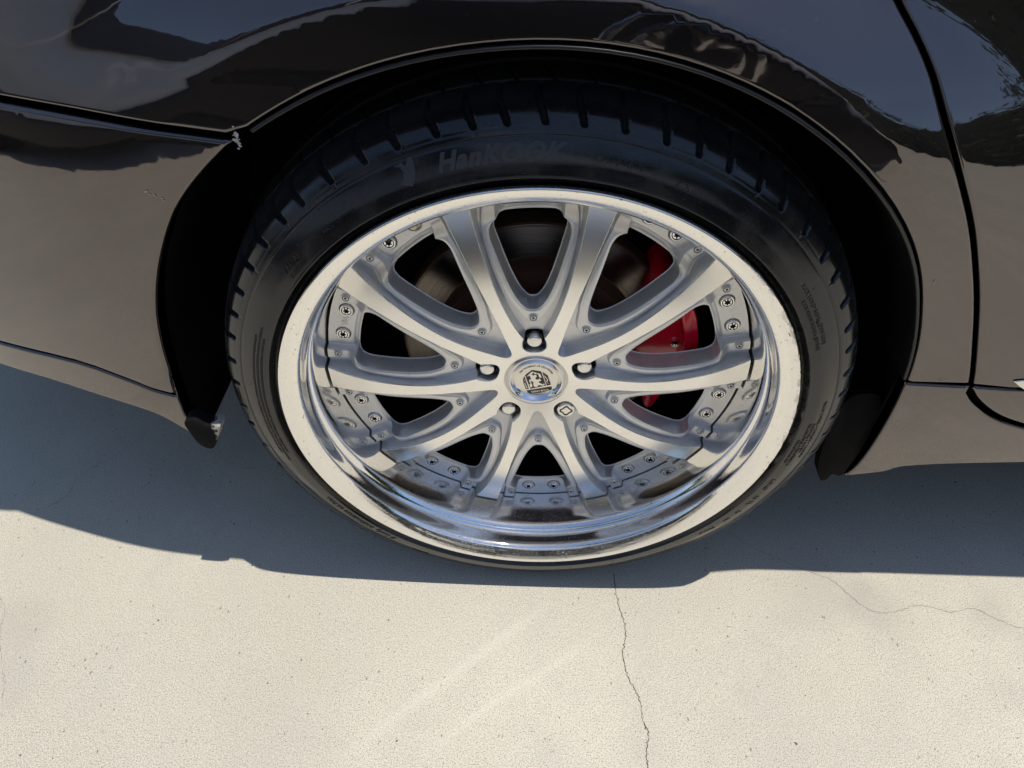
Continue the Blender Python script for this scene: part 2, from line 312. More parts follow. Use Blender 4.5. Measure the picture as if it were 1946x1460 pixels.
C1 = smooth_half([(47.2,0),(47.7,2.6),(49.6,5.2),(54,7.3),(60,8.9)]+[(r, th_of(r)) for r in (71,83,94,106,119,132,145,160,174,187,200,212,224,238,264)], 5)
C2 = smooth_half([(52,0),(53,4),(58,6.5),(64,8.6),(71,10.5)]+[(r, th_of(r)) for r in (83,94,106,119,132,145,160,174,187,200,212,224,238,264)], 5)
nh = [(0,43.6),(5,44.1),(9.5,46.3),(12,50),(12.7,54.5),(12.3,60),(11,65),(8.6,68.6),(5,70.1),(0,70.6)]
nh = catmull(nh, 5); NP = np.concatenate([nh, nh[::-1]*np.array([-1,1])])
ring_ = np.array([(r*math.sin(math.radians(t)), r*math.cos(math.radians(t))) for r, t in [(206.3,a) for a in np.linspace(-8.5,8.5,15)]+[(262,8.7),(262,-8.7)]])
def height(r, phi):
    """r in m, phi in degrees from the spoke axis; negative side = lug nut window"""
    nut = phi < 0
    thw = 18-np.abs(phi)
    u = 1000*r*np.sin(np.radians(thw)); v = 1000*r*np.cos(np.radians(thw)); P = np.stack([u, v], 1)
    R1 = r*1000
    near = np.ones(len(r), bool)
    dC = np.where(nut, sdf(P, C2), sdf(P, C1)); dB = sdf(P, B_); dW = sdf(P, W_); dR = sdf(P, ring_)
    dN = np.where(nut, sdf(P, NP), -9.)
    yp = YP(r)
    s = np.clip(dC/3.0, 0, 1); s = 1-(1-s)**2.2
    out = sm(R1, 202, 217)
    floor = (yp+.0138)*(1-out)+out*np.maximum(yp+.0138, .0865)
    yb = (yp+.0074+.0008*sm(-dB, -3.5, -.4))
    yb = yb*(1-out)+out*.0808
    y = yp+(floor-yp)*s
    kb = sm(dB, -1.3, .2)
    y = y*(1-kb)+yb*kb*(dC > 0)+y*kb*(dC <= 0)
    # rounded crest towards the window
    y = y+.0010*sm(dW, -3.2, -.2)
    kr = sm(dR, -2.6, .4)
    y = y*(1-kr)+kr*(.0895+.0022*sm(-R1, -210.5, -206.5))
    y = y+.021*np.clip((dW+.1)/2.4, 0, 1)**.8*(dW > -.1)
    # bolt counterbores
    db = np.hypot(u-221.7*math.sin(math.radians(4.42)), v-221.7*math.cos(math.radians(4.42)))
    y = y+.0030*sm(-db, -8.7, -7.7)
    # lug well
    y = np.where(dN > 0, np.maximum(y, YP(r)+.026*np.clip(dN/1.5, 0, 1)), y)
    y = y+.0006*sm(dN, -1.0, 0)*(dN <= 0)
    # dish to the cap bore
    y = y+.006*sm(-R1, -36.5, -33.5)
    dcm = np.where(R1 > 30, dC, -5)
    return y, dcm, dN, dW
dr_ = .00062; rr_ = np.arange(.0315, .2385, dr_); rr_ = np.append(rr_, .2385)
na = 240; ph = np.linspace(-18, 18, na+1); dph = ph[1]-ph[0]
phx = np.concatenate([[ph[0]], ph, [ph[-1]]])
RR, PH = np.meshgrid(rr_, ph, indexing='ij')
Y, DC, DN, DW = [q.reshape(RR.shape) for q in height(RR.ravel(), PH.ravel())]
a_ = np.radians(PH)
V = np.stack([RR*np.sin(a_), Y, RR*np.cos(a_)], -1)
# analytic-like normals (mirror-symmetric across the sector borders)
Yx = np.concatenate([Y[:,1:2], Y, Y[:,-2:-1]], 1); dYa = (Yx[:,2:]-Yx[:,:-2])/(2*np.radians(dph))/RR
dYr = np.gradient(Y, rr_, axis=0)
er = np.stack([np.sin(a_), 0*a_, np.cos(a_)], -1); ea = np.stack([np.cos(a_), 0*a_, -np.sin(a_)], -1)
NN = dYr[...,None]*er+dYa[...,None]*ea; NN[...,1] -= 1; NN /= np.linalg.norm(NN, axis=-1)[...,None]
nrr, ncc = RR.shape
idx = np.arange(nrr*ncc).reshape(nrr, ncc)
q = np.stack([idx[:-1,:-1], idx[:-1,1:], idx[1:,1:], idx[1:,:-1]], -1)
keep = np.minimum.reduce([DW[:-1,:-1], DW[:-1,1:], DW[1:,1:], DW[1:,:-1]]) < 3.0
F = q[keep]
V = V.reshape(-1, 3); NN = NN.reshape(-1, 3)
# outer wall of the disc, going back into the barrel
base = len(V); edge = idx[-1]
V = np.concatenate([V, V[edge], V[edge]+np.array([0,.022,0])]); Nw = er.reshape(-1,3)[edge]
NN = np.concatenate([NN, Nw, Nw])
e0 = base+np.arange(ncc); e1 = e0+ncc
F = np.concatenate([F, np.stack([e0[:-1], e0[1:], e1[1:], e1[:-1]], -1)])
used = np.unique(F); remap = -np.ones(len(V), int); remap[used] = np.arange(len(used))
F = remap[F]; V = V[used]; NN = NN[used]
dcv = np.concatenate([DC.ravel(), np.full(2*ncc, 2.)])[used]; dnv = np.concatenate([DN.ravel(), np.full(2*ncc, -5.)])[used]
spoke_me = mesh_of('spoke', V, F, True, NN)
for nm, vv in (('dC', dcv), ('dN', dnv)):
    at = spoke_me.attributes.new(nm, 'FLOAT', 'POINT'); at.data.foreach_set('value', vv.astype(np.float32))
ROT = math.radians(-3.3)
def on_wheel(r, deg, y):        # clockwise degrees from the top of the turned wheel
    a = math.radians(deg)+ROT; return (r*math.sin(a), y, r*math.cos(a))
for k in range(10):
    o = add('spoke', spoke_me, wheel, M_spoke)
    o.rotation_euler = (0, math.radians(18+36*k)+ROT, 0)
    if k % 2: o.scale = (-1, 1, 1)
# ---- bolts: round heads with a six-lobed socket
def star_head(name, R0, hgt, rim, sock, depth, lobes=6, amp=.22, ns=72):
    th = np.linspace(0, 2*np.pi, ns, endpoint=False); lob = 1+amp*np.cos(lobes*th)
    rings = [(R0*1.0+0*th, .0015+0*th), (R0+0*th, -hgt*.55+0*th), (R0*.93+0*th, -hgt*.95+0*th), (R0*.86+0*th, -hgt+0*th), (rim+0*th, -hgt*.98+0*th), (rim*.96+0*th, -hgt*.66+0*th),
             (rim*.86+0*th, -hgt*.66+0*th), (rim*.80+0*th, -hgt*.92+0*th), (sock*lob*1.08, -hgt*1.0+0*th), (sock*lob, -hgt*.9+0*th), (sock*lob*.9, -hgt+depth+0*th), (0*th+sock*.25, -hgt+depth*.75+0*th)]
    V = []; F = []
    for r, y in rings: V += [(a*math.sin(t), b, a*math.cos(t)) for a, b, t in zip(r, y, th)]
    for i in range(len(rings)-1):
        for j in range(ns): k = (j+1) % ns; F.append((i*ns+j, (i+1)*ns+j, (i+1)*ns+k, i*ns+k))
    V.append((0, -hgt+depth*.6, 0)); b0 = (len(rings)-1)*ns
    for j in range(ns): F.append((b0+j, len(V)-1, b0+(j+1) % ns))
    me = sharp(mesh_of(name, V, [f[::-1] for f in F]), 40)
    me.materials.append(M_chrome); me.materials.append(M_emb)
    mi = [1 if (i//ns in (4, 5, 8, 9, 10) or i >= (len(rings)-1)*ns) else 0 for i in range(len(F))]  # sockets and ring groove coloured black to look shaded
    me.polygons.foreach_set('material_index', mi); return me
bolt_me = star_head('bolt', .0073, .0034, .0058, .0029, .0026)
def ylev(r, thw, nutside=False):
    return float(height(np.array([r]), np.array([-(18-thw) if nutside else (18-thw)]))[0][0])
for k in range(10):
    for sgn in (-1, 1):
        if k == 9 and sgn == 1: continue
        o = add('bolt', bolt_me, wheel, None, on_wheel(.2217, 36*k+sgn*4.42, .0902)); o.rotation_euler = (0, rng.uniform(0, 6), 0)
# rivets
rivet_me = lathe('rivet', [(.0050,.0006),(.0050,-.0008),(.0047,-.0014),(.0041,-.0016),(.0038,-.0014),(.0036,-.0004),(.0030,-.0004),(.0028,-.0014),(.0022,-.0018),(.0014,-.0018),(.0013,.0012),(.0002,.0012)], 32, 40)
rivet_me.materials.append(M_silver); rivet_me.materials.append(M_dark)
rivet_me.polygons.foreach_set('material_index', [1 if (i//32) in (5, 9, 10) else 0 for i in range(len(rivet_me.polygons))])  # groove and hole coloured dark, shade put into the recesses
for k in range(10):
    o = add('rivet', rivet_me, wheel, None, on_wheel(.0936, 36*k, ylev(.0936, 0.01, k % 2 == 0)-.0001))
    for sgn in (-1, 1):
        o = add('rivet', rivet_me, wheel, None, on_wheel(.2264, 36*k+sgn*10.31, .0804))
# valve
add('valve_stem', lathe('valve_stem', [(.0046,.006),(.0046,-.0015),(.0040,-.0022),(.0001,-.0022)], 32, 35), wheel, M_gold, on_wheel(.2205, 328.2, .0885))
# lug nuts
def hexring(R0, y, n_=48, amp=.0):
    return R0
nut_me = lathe('lug_nut', [(.0098,.030),(.0098,.012),(.0086,.007),(.0082,.003),(.0079,.0012),(.0070,.0004),(.0060,.0001),(.0001,0)], 48, 30)
lock_me = lathe('locking_nut', [(.0110,.030),(.0110,.003),(.0104,.0008),(.0094,0),(.0001,0)], 64, 30)
for k in (0, 1, 3, 4): add('lug_nut', nut_me, wheel, M_chrome_r, on_wheel(.0572, 72*k, .0608))
ln_o = add('locking_nut', lock_me, wheel, M_chrome_r, on_wheel(.0572, 144, .0585)); ln_o['label'] = 'wider wheel nut with a wavy key groove'
# wavy key groove (dark) on the locking nut
th = np.linspace(0, 2*np.pi, 120, endpoint=False); rw = .0058*(1+.15*np.cos(4*th)); V = []; F = []
for s_ in (1.16, .84): V += [(a*s_*math.sin(t), -.0003, a*s_*math.cos(t)) for a, t in zip(rw, th)]
for j in range(120): k = (j+1) % 120; F.append((j, 120+j, 120+k, k))
add('key_groove', mesh_of('key_groove', V, F), wheel, M_emb, on_wheel(.0572, 144, .0585))
# centre cap
cap = add('centre_cap', lathe('centre_cap', catmull([(.0345,.076),(.0340,.069),(.0325,.0640),(.0308,.0600),(.0301,.0582),(.0294,.0576),(.0286,.0580),(.0275,.0596),(.0262,.0618),(.0252,.0632)], 4).tolist()+[(.0247,.0637),(.0160,.0637),(.0001,.0637)], 128), wheel, M_chrome)
add('cap_plate', lathe('cap_plate', [(.0249,.0637),(.0247,.0634),(.0242,.0633),(.0001,.0633)], 96, 30), wheel, M_plate)
def flat_poly(name, pts, y, m, parent):
    vs, es, fs, *_ = delaunay_2d_cdt([Vector((p[0]/1000, p[1]/1000)) for p in pts], [], [list(range(len(pts)))], 1, 1e-7)
    me = mesh_of(name, [(v.x, y, v.y) for v in vs], fs, False)
    if me.polygons and me.polygons[0].normal.y > 0: me.flip_normals()
    return add(name, me, parent, m)
def shift(L, dx=.9, dz=0): return [(a+dx, b+dz) for a, b in L]
for nm in ('mid', 'lp', 'rp', 'ban'): flat_poly('crest_field', shift(DATA['e_'+nm]), .06315, M_emb, wheel)
for nm in ('lion', 'arc', 'sl', 'sr'): flat_poly('crest_figure', shift(DATA['e_'+nm]), .06300, M_plate, wheel)
# ---- lettering
def text_mesh(body, size, extrude=.0003, shear=0., bold=.0, spacing=1.):
    cu = bpy.data.curves.new('t', 'FONT'); cu.body = body; cu.size = size; cu.extrude = extrude; cu.shear = shear; cu.offset = bold
    cu.align_x = 'CENTER'; cu.align_y = 'CENTER'; cu.resolution_u = 3; cu.space_character = spacing
    ob = bpy.data.objects.new('t', cu); COL.objects.link(ob); bpy.context.view_layer.update()
    dg = bpy.context.evaluated_depsgraph_get(); me = bpy.data.meshes.new_from_object(ob.evaluated_get(dg))
    bpy.data.objects.remove(ob); return me
def bend(me, Rc, deg, yfun, sx=1., flip=False, raw=False):
    """wrap flat text round the axle: x runs clockwise, y outwards"""
    co = np.empty(len(me.vertices)*3); me.vertices.foreach_get('co', co); co = co.reshape(-1, 3)
    if flip: co[:,:2] *= -1
    r = Rc+co[:,1]; a = math.radians(deg)+(0 if raw else 0)+co[:,0]*sx/Rc
    out = np.stack([r*np.sin(a), yfun(r)-co[:,2], r*np.cos(a)], 1)
    me.vertices.foreach_set('co', out.ravel()); me.update(); return me
me = bend(text_mesh('PRESENTED BY CRIMSON, INC.', .0034, .0001, bold=.00003), .0208, -2, lambda r: .0632+0*r, 1.0, flip=True); add('lettering', me, wheel, M_emb)
# banner lettering on the crest, upside down like the whole badge
me = text_mesh('CLUB LINEA', .0038, .0001, bold=.00006)
co = np.empty(len(me.vertices)*3); me.vertices.foreach_get('co', co); co = co.reshape(-1, 3)
ra = math.radians(180-12.0); cx_, cz_ = np.mean(np.array(shift(DATA['e_ban'])), 0)/1000
X_ = co[:,0]*math.cos(ra)+co[:,1]*math.sin(ra); Z_ = -co[:,0]*math.sin(ra)+co[:,1]*math.cos(ra)
out = np.stack([cx_+X_+.0000, .0630-co[:,2], cz_+Z_], 1); me.vertices.foreach_set('co', out.ravel()); me.update(); add('lettering', me, wheel, M_plate)
# cast mark between the bolts of the left window
me = text_mesh('VIA', .0095, .0004, bold=.0002); me = bend(me, .2217, 288-3.3, lambda r: .0893+0*r, .9, flip=True); add('cast_mark', me, wheel, M_silver)
# ================================================================ tyre
TP = [(.262,.024),(.2675,.014),(.2722,.0085),(.2752,.0068),(.2775,.0035),(.2790,.0006),(.2798,-.0008),(.2806,-.0012),(.2814,-.0006),(.2830,-.0004),(.2870,.0004),(.2930,.0018),(.2990,.0042),(.3050,.0072),(.3095,.0098),
      (.3103,.0110),(.3110,.0106),(.3122,.0112),(.3165,.0135),(.3215,.0168),(.3262,.0208),(.3300,.0258),(.3330,.0320),(.3352,.0390),(.3366,.0450),(.3376,.0500),(.3384,.0560),(.3392,.0640),(.3400,.0760),(.3408,.0900),(.3414,.1100),(.3414,.1400),(.3405,.1700),(.3380,.1950),(.3330,.2180),(.3230,.2350),(.3050,.2480),(.2850,.2520),(.2620,.2400)]
tp = catmull(TP, 5)
dd = np.r_[0, np.cumsum(np.hypot(*np.diff(tp, axis=0).T))]
ss = np.concatenate([np.arange(0, .045, .0009), np.arange(.045, .20, .0011), np.linspace(.20, dd[-1], 30)])
tpR = np.interp(ss, dd, tp[:,0]); tpY = np.interp(ss, dd, tp[:,1])
def TY(r):  # sidewall surface y for radius r
    k = np.argmax(tp[:,0] > .3145); return np.interp(r, tp[:k,0], np.minimum.accumulate(tp[:k,1][::-1])[::-1])
NT = 1800
th = np.linspace(0, 2*np.pi, NT, endpoint=False)
tR = np.gradient(tpR, ss); tY = np.gradient(tpY, ss); ln_ = np.hypot(tR, tY); nR, nY = -tY/ln_, tR/ln_   # provisional normal
flipn = np.where((nR*(tpR-.295)+nY*(tpY-.12)) < 0, -1, 1); nR, nY = nR*flipn, nY*flipn
# grooves: uneven pitch round the tyre
pit = rng.uniform(.82, 1.20, 64); pit = np.cumsum(pit)/pit.sum()*2*np.pi
S, T = np.meshgrid(ss, th, indexing='ij'); Ym = np.interp(S, ss, tpY)
dep = np.zeros_like(S)
lat = sm(Ym, .0132, .0165)
def groove(center, width, x):   # soft-walled slot
    return sm(width/2-np.abs(x-center), -.0004, .0009)
for k, t0 in enumerate(pit):
    sh = -.014*sm(Ym, .012, .052)+.012*np.sin(np.clip((Ym-.012)/.04, 0, 1)*np.pi)*-1
    dx = ((T-t0-sh+np.pi) % (2*np.pi)-np.pi)*.335
    wd = .0056-.0014*sm(Ym, .036, .052)
    dep = np.maximum(dep, .0042*lat*sm(wd/2-np.abs(dx), -.0006, .0010)*(Ym < .0525))
    # hairline wear marks running down to the shoulder line
    dep = np.maximum(dep, .0006*sm(.0007-np.abs(dx), -.0004, .0003)*sm(Ym, .0115, .0125)*(Ym < .03)*(k % 2))
    # sipes of the next rib
    dx2 = ((T-t0-.02+np.pi) % (2*np.pi)-np.pi)*.335+(Ym-.055)*.35
    dep = np.maximum(dep, .0035*sm(.0009-np.abs(dx2), -.0004, .0006)*(Ym > .0535)*(Ym < .082))
dep = np.maximum(dep, .0035*groove(.0530, .0022, Ym))
dep = np.maximum(dep, .0070*groove(.0880, .0095, Ym)); dep = np.maximum(dep, .0070*groove(.1300, .0110, Ym)); dep = np.maximum(dep, .0070*groove(.1700, .0095, Ym))
dep = np.maximum(dep, .0004*groove(.01335, .0006, Ym)*(S < .08))
# rim line sits at S ~ ; small vent-spew hairs are separate
Rt = np.interp(S, ss, tpR)-dep*np.interp(S, ss, nR); Yt = Ym-dep*np.interp(S, ss, nY)
V = np.stack([Rt*np.sin(T), Yt, Rt*np.cos(T)], -1)
V[...,2] = np.where(V[...,2] < -RT+.006, -RT+.0008+.0052*np.exp((V[...,2]+RT-.006)/.006), V[...,2])
idx = np.arange(V.shape[0]*NT).reshape(-1, NT); ix2 = np.roll(idx, -1, 1)
F = np.stack([idx[:-1], idx[1:], ix2[1:], ix2[:-1]], -1).reshape(-1, 4)
me = bpy.data.meshes.new('tyre'); V = V.reshape(-1, 3)
me.vertices.add(len(V)); me.vertices.foreach_set('co', V.ravel()); me.loops.add(F.size); me.loops.foreach_set('vertex_index', F.ravel().astype(np.int32))
me.polygons.add(len(F)); me.polygons.foreach_set('loop_start', np.arange(0, F.size, 4, dtype=np.int32)); me.polygons.foreach_set('loop_total', np.full(len(F), 4, np.int32))
me.polygons.foreach_set('use_smooth', [True]*len(F)); me.update(calc_edges=True); me.validate()
at = me.attributes.new('groove', 'FLOAT', 'POINT'); at.data.foreach_set('value', (dep*1000).ravel().astype(np.float32))
tyre = add('tyre', me, wheel, M_rub); tyre['label'] = 'low black tyre stretched over the rim'
def side(body, size, Rc, deg, m=M_let, shear=0., bold=0., sx=1., h=.0003, flip=False, off=.00015, sp=1.):
    me = text_mesh(body, size, h, shear, bold, sp); me = bend(me, Rc, deg, lambda r: TY(r)-off, sx, flip); return add('lettering', me, wheel, m)
# brand lettering with a swoosh in front
side('HanKOOK', .0180, .2995, -7.4, M_let, .38, .0008, 1.12, .0004, sp=1.13)
sw = [(a*.00060, b*.00066) for a, b in ((-12.7,12),(-1,13),(2.3,8),(8,15.5),(13,15.5),(13,1.5),(9,-9),(2,-15),(-4.6,-12),(-12.7,-8.5),(-6,-4.6),(-2.3,3),(-4.6,9))]
vs, es, fs, *_ = delaunay_2d_cdt([Vector(p) for p in sw], [], [list(range(len(sw)))], 1, 1e-7)
me = bpy.data.meshes.new('s'); me.from_pydata([(v.x, v.y, .0003) for v in vs], [], fs); me = bend(me, .3000, -22.0, lambda r: TY(r)-.0002, 1.1)
me.update(); add('swoosh_mark', me, wheel, M_let)
side('OUTSiDE', .0095, .2980, 11.4, M_letg, .25, .0001, 1.15, .0004)
side('K4', .0075, .2926, 22.2, M_rub, 0, .0001, 1, .0003)
me = lathe('c', [(.0062,0),(.0062,-.0004),(.0057,-.0004),(.0057,0)], 40)
co = np.empty(len(me.vertices)*3); me.vertices.foreach_get('co', co); co = co.reshape(-1, 3)
a0 = math.radians(22.2); base = np.array([.2926*math.sin(a0), float(TY(.2926)), .2926*math.cos(a0)]); co += base; me.vertices.foreach_set('co', co.ravel()); me.update(); add('approval_mark', me, wheel, M_rub)
side('0211079R', .0066, .2955, 26.8, M_rub, 0, .00005, 1.1); side('028475 S2WR2', .0066, .2886, 28.9, M_rub, 0, .00005, 1.1)
side('RADIAL', .0072, .2940, -49.4, M_letg, 0, .0001, 1.1, .0005); side('TUBELESS', .0062, .2870, -49.4, M_letg, 0, .0001, 1.05, .0005)
side('MADE IN KOREA', .0050, .2925, -36.5, M_letg, 0, .0001, 1, .0005)
W = ['SAFETY WARNING SERIOUS INJURY MAY RESULT FROM TIRE FAILURE DUE TO UNDERINFLATION OVERLOADING',
     'FOLLOW OWNERS MANUAL OR TIRE PLACARD IN VEHICLE EXPLOSION OF TIRE RIM ASSEMBLY DUE TO IMPROPER MOUNTING',
     'NEVER EXCEED MAX PRESSURE TO SEAT BEADS ONLY SPECIALLY TRAINED PERSONS SHOULD MOUNT TIRES']
for i, t in enumerate(W): side(t, .0034, .2955-.0042*i, -86.0, M_letg, 0, .00003, 1.02, .0004)
side('// (88Y)  235/30ZR20 ULTRA', .0082, .2880, -131.5, M_letg, .2, .0001, 1.13, .0006)
side('VENTUS S1', .0050, .2965, -151, M_letg, .1, .0001, 1., .0005)
side('LOAD', .0066, .2895, 110.0, M_letg, 0, .0001, 1.2, .0005); side('R1 TL', .0066, .2905, 116.3, M_letg, 0, .0001, 1.2, .0005); side('26', .0066, .2915, 121.6, M_letg, 0, .0001, 1.2, .0005); side('M1', .0066, .2915, 125.4, M_letg, 0, .0001, 1.2, .0005)
side('TWI-1.6', .0060, .2905, 131.2, M_letg, .2, .0001, 1.1, .0006)
side('MAX LOAD 560 kg (1235 LBS)', .0055, .2950, 60, M_letg, 0, .0001, 1.1, .0005); side('MAX PRESS 340 kPa (50 PSI)', .0050, .2885, 62, M_letg, 0, .0001, 1.1, .0005)
for i, t in enumerate(['TREAD: 2 STEEL + 2 NYLON + 1 RAYON', 'SIDEWALL: 1 RAYON', 'TEMPERATURE A TRACTION A', 'TREADWEAR 280']): side(t, .0045, .3005-.0050*i, 92+2*i, M_letg, 0, .00005, 1.1, .0005)
# vent spews: tiny rubber hairs left by the mould
hv = []; hf = []
for k in range(70):
    a = rng.uniform(0, 2*np.pi); r = rng.choice([.2805, .2800, .302, .290, .3085]); l = rng.uniform(.0014, .0032); d = rng.normal(0, .5, 2)
    b = np.array([r*math.sin(a), float(TY(r)), r*math.cos(a)]); t = b+np.array([d[0]*l*.7, -l*.7, d[1]*l*.7]); sd = np.array([.00028*math.cos(a), 0, -.00028*math.sin(a)]); up = np.array([0,.0,.00028])
    i0 = len(hv); hv += [b-sd, b+sd, b+up, t-sd*.6, t+sd*.6, t+up*.6]
    hf += [(i0,i0+1,i0+4,i0+3),(i0+1,i0+2,i0+5,i0+4),(i0+2,i0,i0+3,i0+5),(i0+3,i0+4,i0+5)]
hair = add('moulding_hairs', mesh_of('moulding_hairs', hv, hf, False), wheel, M_letg); hair['kind'] = 'stuff'
# ================================================================ brake
disc = part('brake_disc', lathe('brake_disc', [(.062,.110),(.064,.108),(.105,.108),(.1155,.110),(.117,.130),(.118,.1320),(.158,.1320),(.1600,.1336),(.1600,.1400),(.1570,.1405),(.1570,.1500),(.160,.1505),(.160,.158),(.158,.1595),(.08,.1595)], 256, 40), M_disc, loc=(0, 0, RT))
add('disc_edge', lathe('disc_edge', [(.1565,.1318),(.1595,.1326),(.1602,.1345),(.1602,.158)], 192), disc, M_rust)
add('disc_bell', lathe('disc_bell', [(.03,.1065),(.104,.1065),(.1160,.1085),(.1178,.1300),(.1195,.1316)], 128, 40), disc, M_rust)
def prism(name, pts, y0, y1, bev=.004):
    """bevelled slab: outline in the wheel plane (x,z), from depth y0 to y1"""
    P = catmull(pts, 4, True); c = P.mean(0); n_ = len(P); rings = []
    d = P-c; L = np.hypot(*d.T)[:,None]
    for off, y in ((0, y1), (0, y0+bev), (bev*.3, y0+bev*.3), (bev, y0)): rings.append(np.c_[c+d*(1-off/L), np.full(n_, y)])
    V = [(a, y, b) for rg in rings for a, b, y in rg]; F = []
    for i in range(3):
        for j in range(n_): k = (j+1) % n_; F.append((i*n_+j, i*n_+k, (i+1)*n_+k, (i+1)*n_+j))
    V.append((c[0], y0-.001, c[1])); l = len(V)-1
    for j in range(n_): F.append((3*n_+j, 3*n_+(j+1) % n_, l))
    me = mesh_of(name, V, F)
    bm_fix(me); return sharp(me, 35)
def bm_fix(me):
    import bmesh
    bm = bmesh.new(); bm.from_mesh(me); bmesh.ops.recalc_face_normals(bm, faces=bm.faces); bm.to_mesh(me); bm.free()
cal = part('brake_caliper', prism('brake_caliper', [(.126,.112),(.140,.114),(.152,.102),(.168,.068),(.176,.030),(.178,-.01),(.170,-.04),(.155,-.072),(.147,-.090),(.138,-.088),(.132,-.070),(.120,-.045),(.112,-.010),(.110,.03),(.115,.08)], .112, .200, .006), M_red, loc=(0, 0, RT))
cal['label'] = 'red painted brake caliper behind the right spokes'
add('caliper_bridge', prism('caliper_bridge', [(.158,.075),(.172,.072),(.184,.030),(.186,-.012),(.176,-.050),(.163,-.050),(.168,-.010),(.167,.030)], .102, .19, .003), cal, M_red)
for bx, bz in ((.150, .060), (.160, .020), (.160, -.022), (.150, -.055)): add('caliper_bolt', star_head('caliper_bolt', .0055, .003, .0042, .0022, .002), cal, None, (bx, .1115, bz))
add('bleed_screw', lathe('bleed_screw', [(.0045,.01),(.0045,-.002),(.0035,-.004),(.0001,-.004)], 20, 35), cal, M_dark, (.1775, .1015, .012))
knuckle = part('hub_knuckle', prism('hub_knuckle', [(-.07,.09),(.05,.10),(.09,.03),(.08,-.07),(0,-.10),(-.08,-.07),(-.10,0)], .162, .30, .01), M_liner, loc=(0, 0, RT))

add('dust_shield', lathe('dust_shield', [(.04,.168),(.165,.168),(.222,.176),(.226,.20),(.229,.24)], 96), disc, M_liner)
# ================================================================ body
def sst(t): t = np.clip(t, 0, 1); return t*t*(3-2*t)
_a = np.arange(-180, 181, 2.)
_raw = np.interp(_a, [-95,-72,-60,-50,-37,-20,-8,8,32,45,57,70,80], [0,.10,.24,.38,.64,.88,1,1,1,.90,.52,.08,0])
AM_ = np.convolve(np.pad(_raw, 6, mode='edge'), np.hanning(9)/np.hanning(9).sum(), 'same')[6:-6]; AN_ = _a
def fbody(x, z):
    """depth (world y) of the painted body side at (x,z)"""
    x = np.asarray(x, float); z = np.asarray(z, float)
    y = .022+.5*np.clip(-(x+.30), 0, None)**2
    y = y+.40*np.clip(.478-z, 0, None)**2+.36*np.clip(z-.50, 0, .35)**2+.25*np.clip(z-.85, 0, None)
    rho = np.hypot(x, z-.353); ca = np.clip((z-.353)/np.maximum(rho, 1e-6), -1, 1)
    an = np.degrees(np.arccos(ca))*np.where(x < 0, -1, 1)
    amp = (.045+.14*np.clip(z-.68, 0, .1))*np.interp(an, AN_, AM_)
    side = sst((.96-ca)/.55)
    rc = .398+.018*sst(-x/.25)-.008*sst(x/.25); w = .058+.10*side
    t = np.clip((rho-rc)/w, 0, None)
    soft = .16+.45*side
    g = np.where(t < soft, t*t/(2*soft), t-soft/2)/(1-soft/2)
    g = np.clip(g, 0, None); g = np.where(g < .7, g, .7+.3*np.tanh((g-.7)/.3))
    return y-amp*(1-g)
def densify(P, step):
    out = []
    P = np.array(P, float)
    for a, b in zip(P, np.roll(P, -1, 0)):
        n_ = max(1, int(np.ceil(np.hypot(*(b-a))/step))); out += [a+(b-a)*t for t in np.arange(n_)/n_]
    return np.array(out)
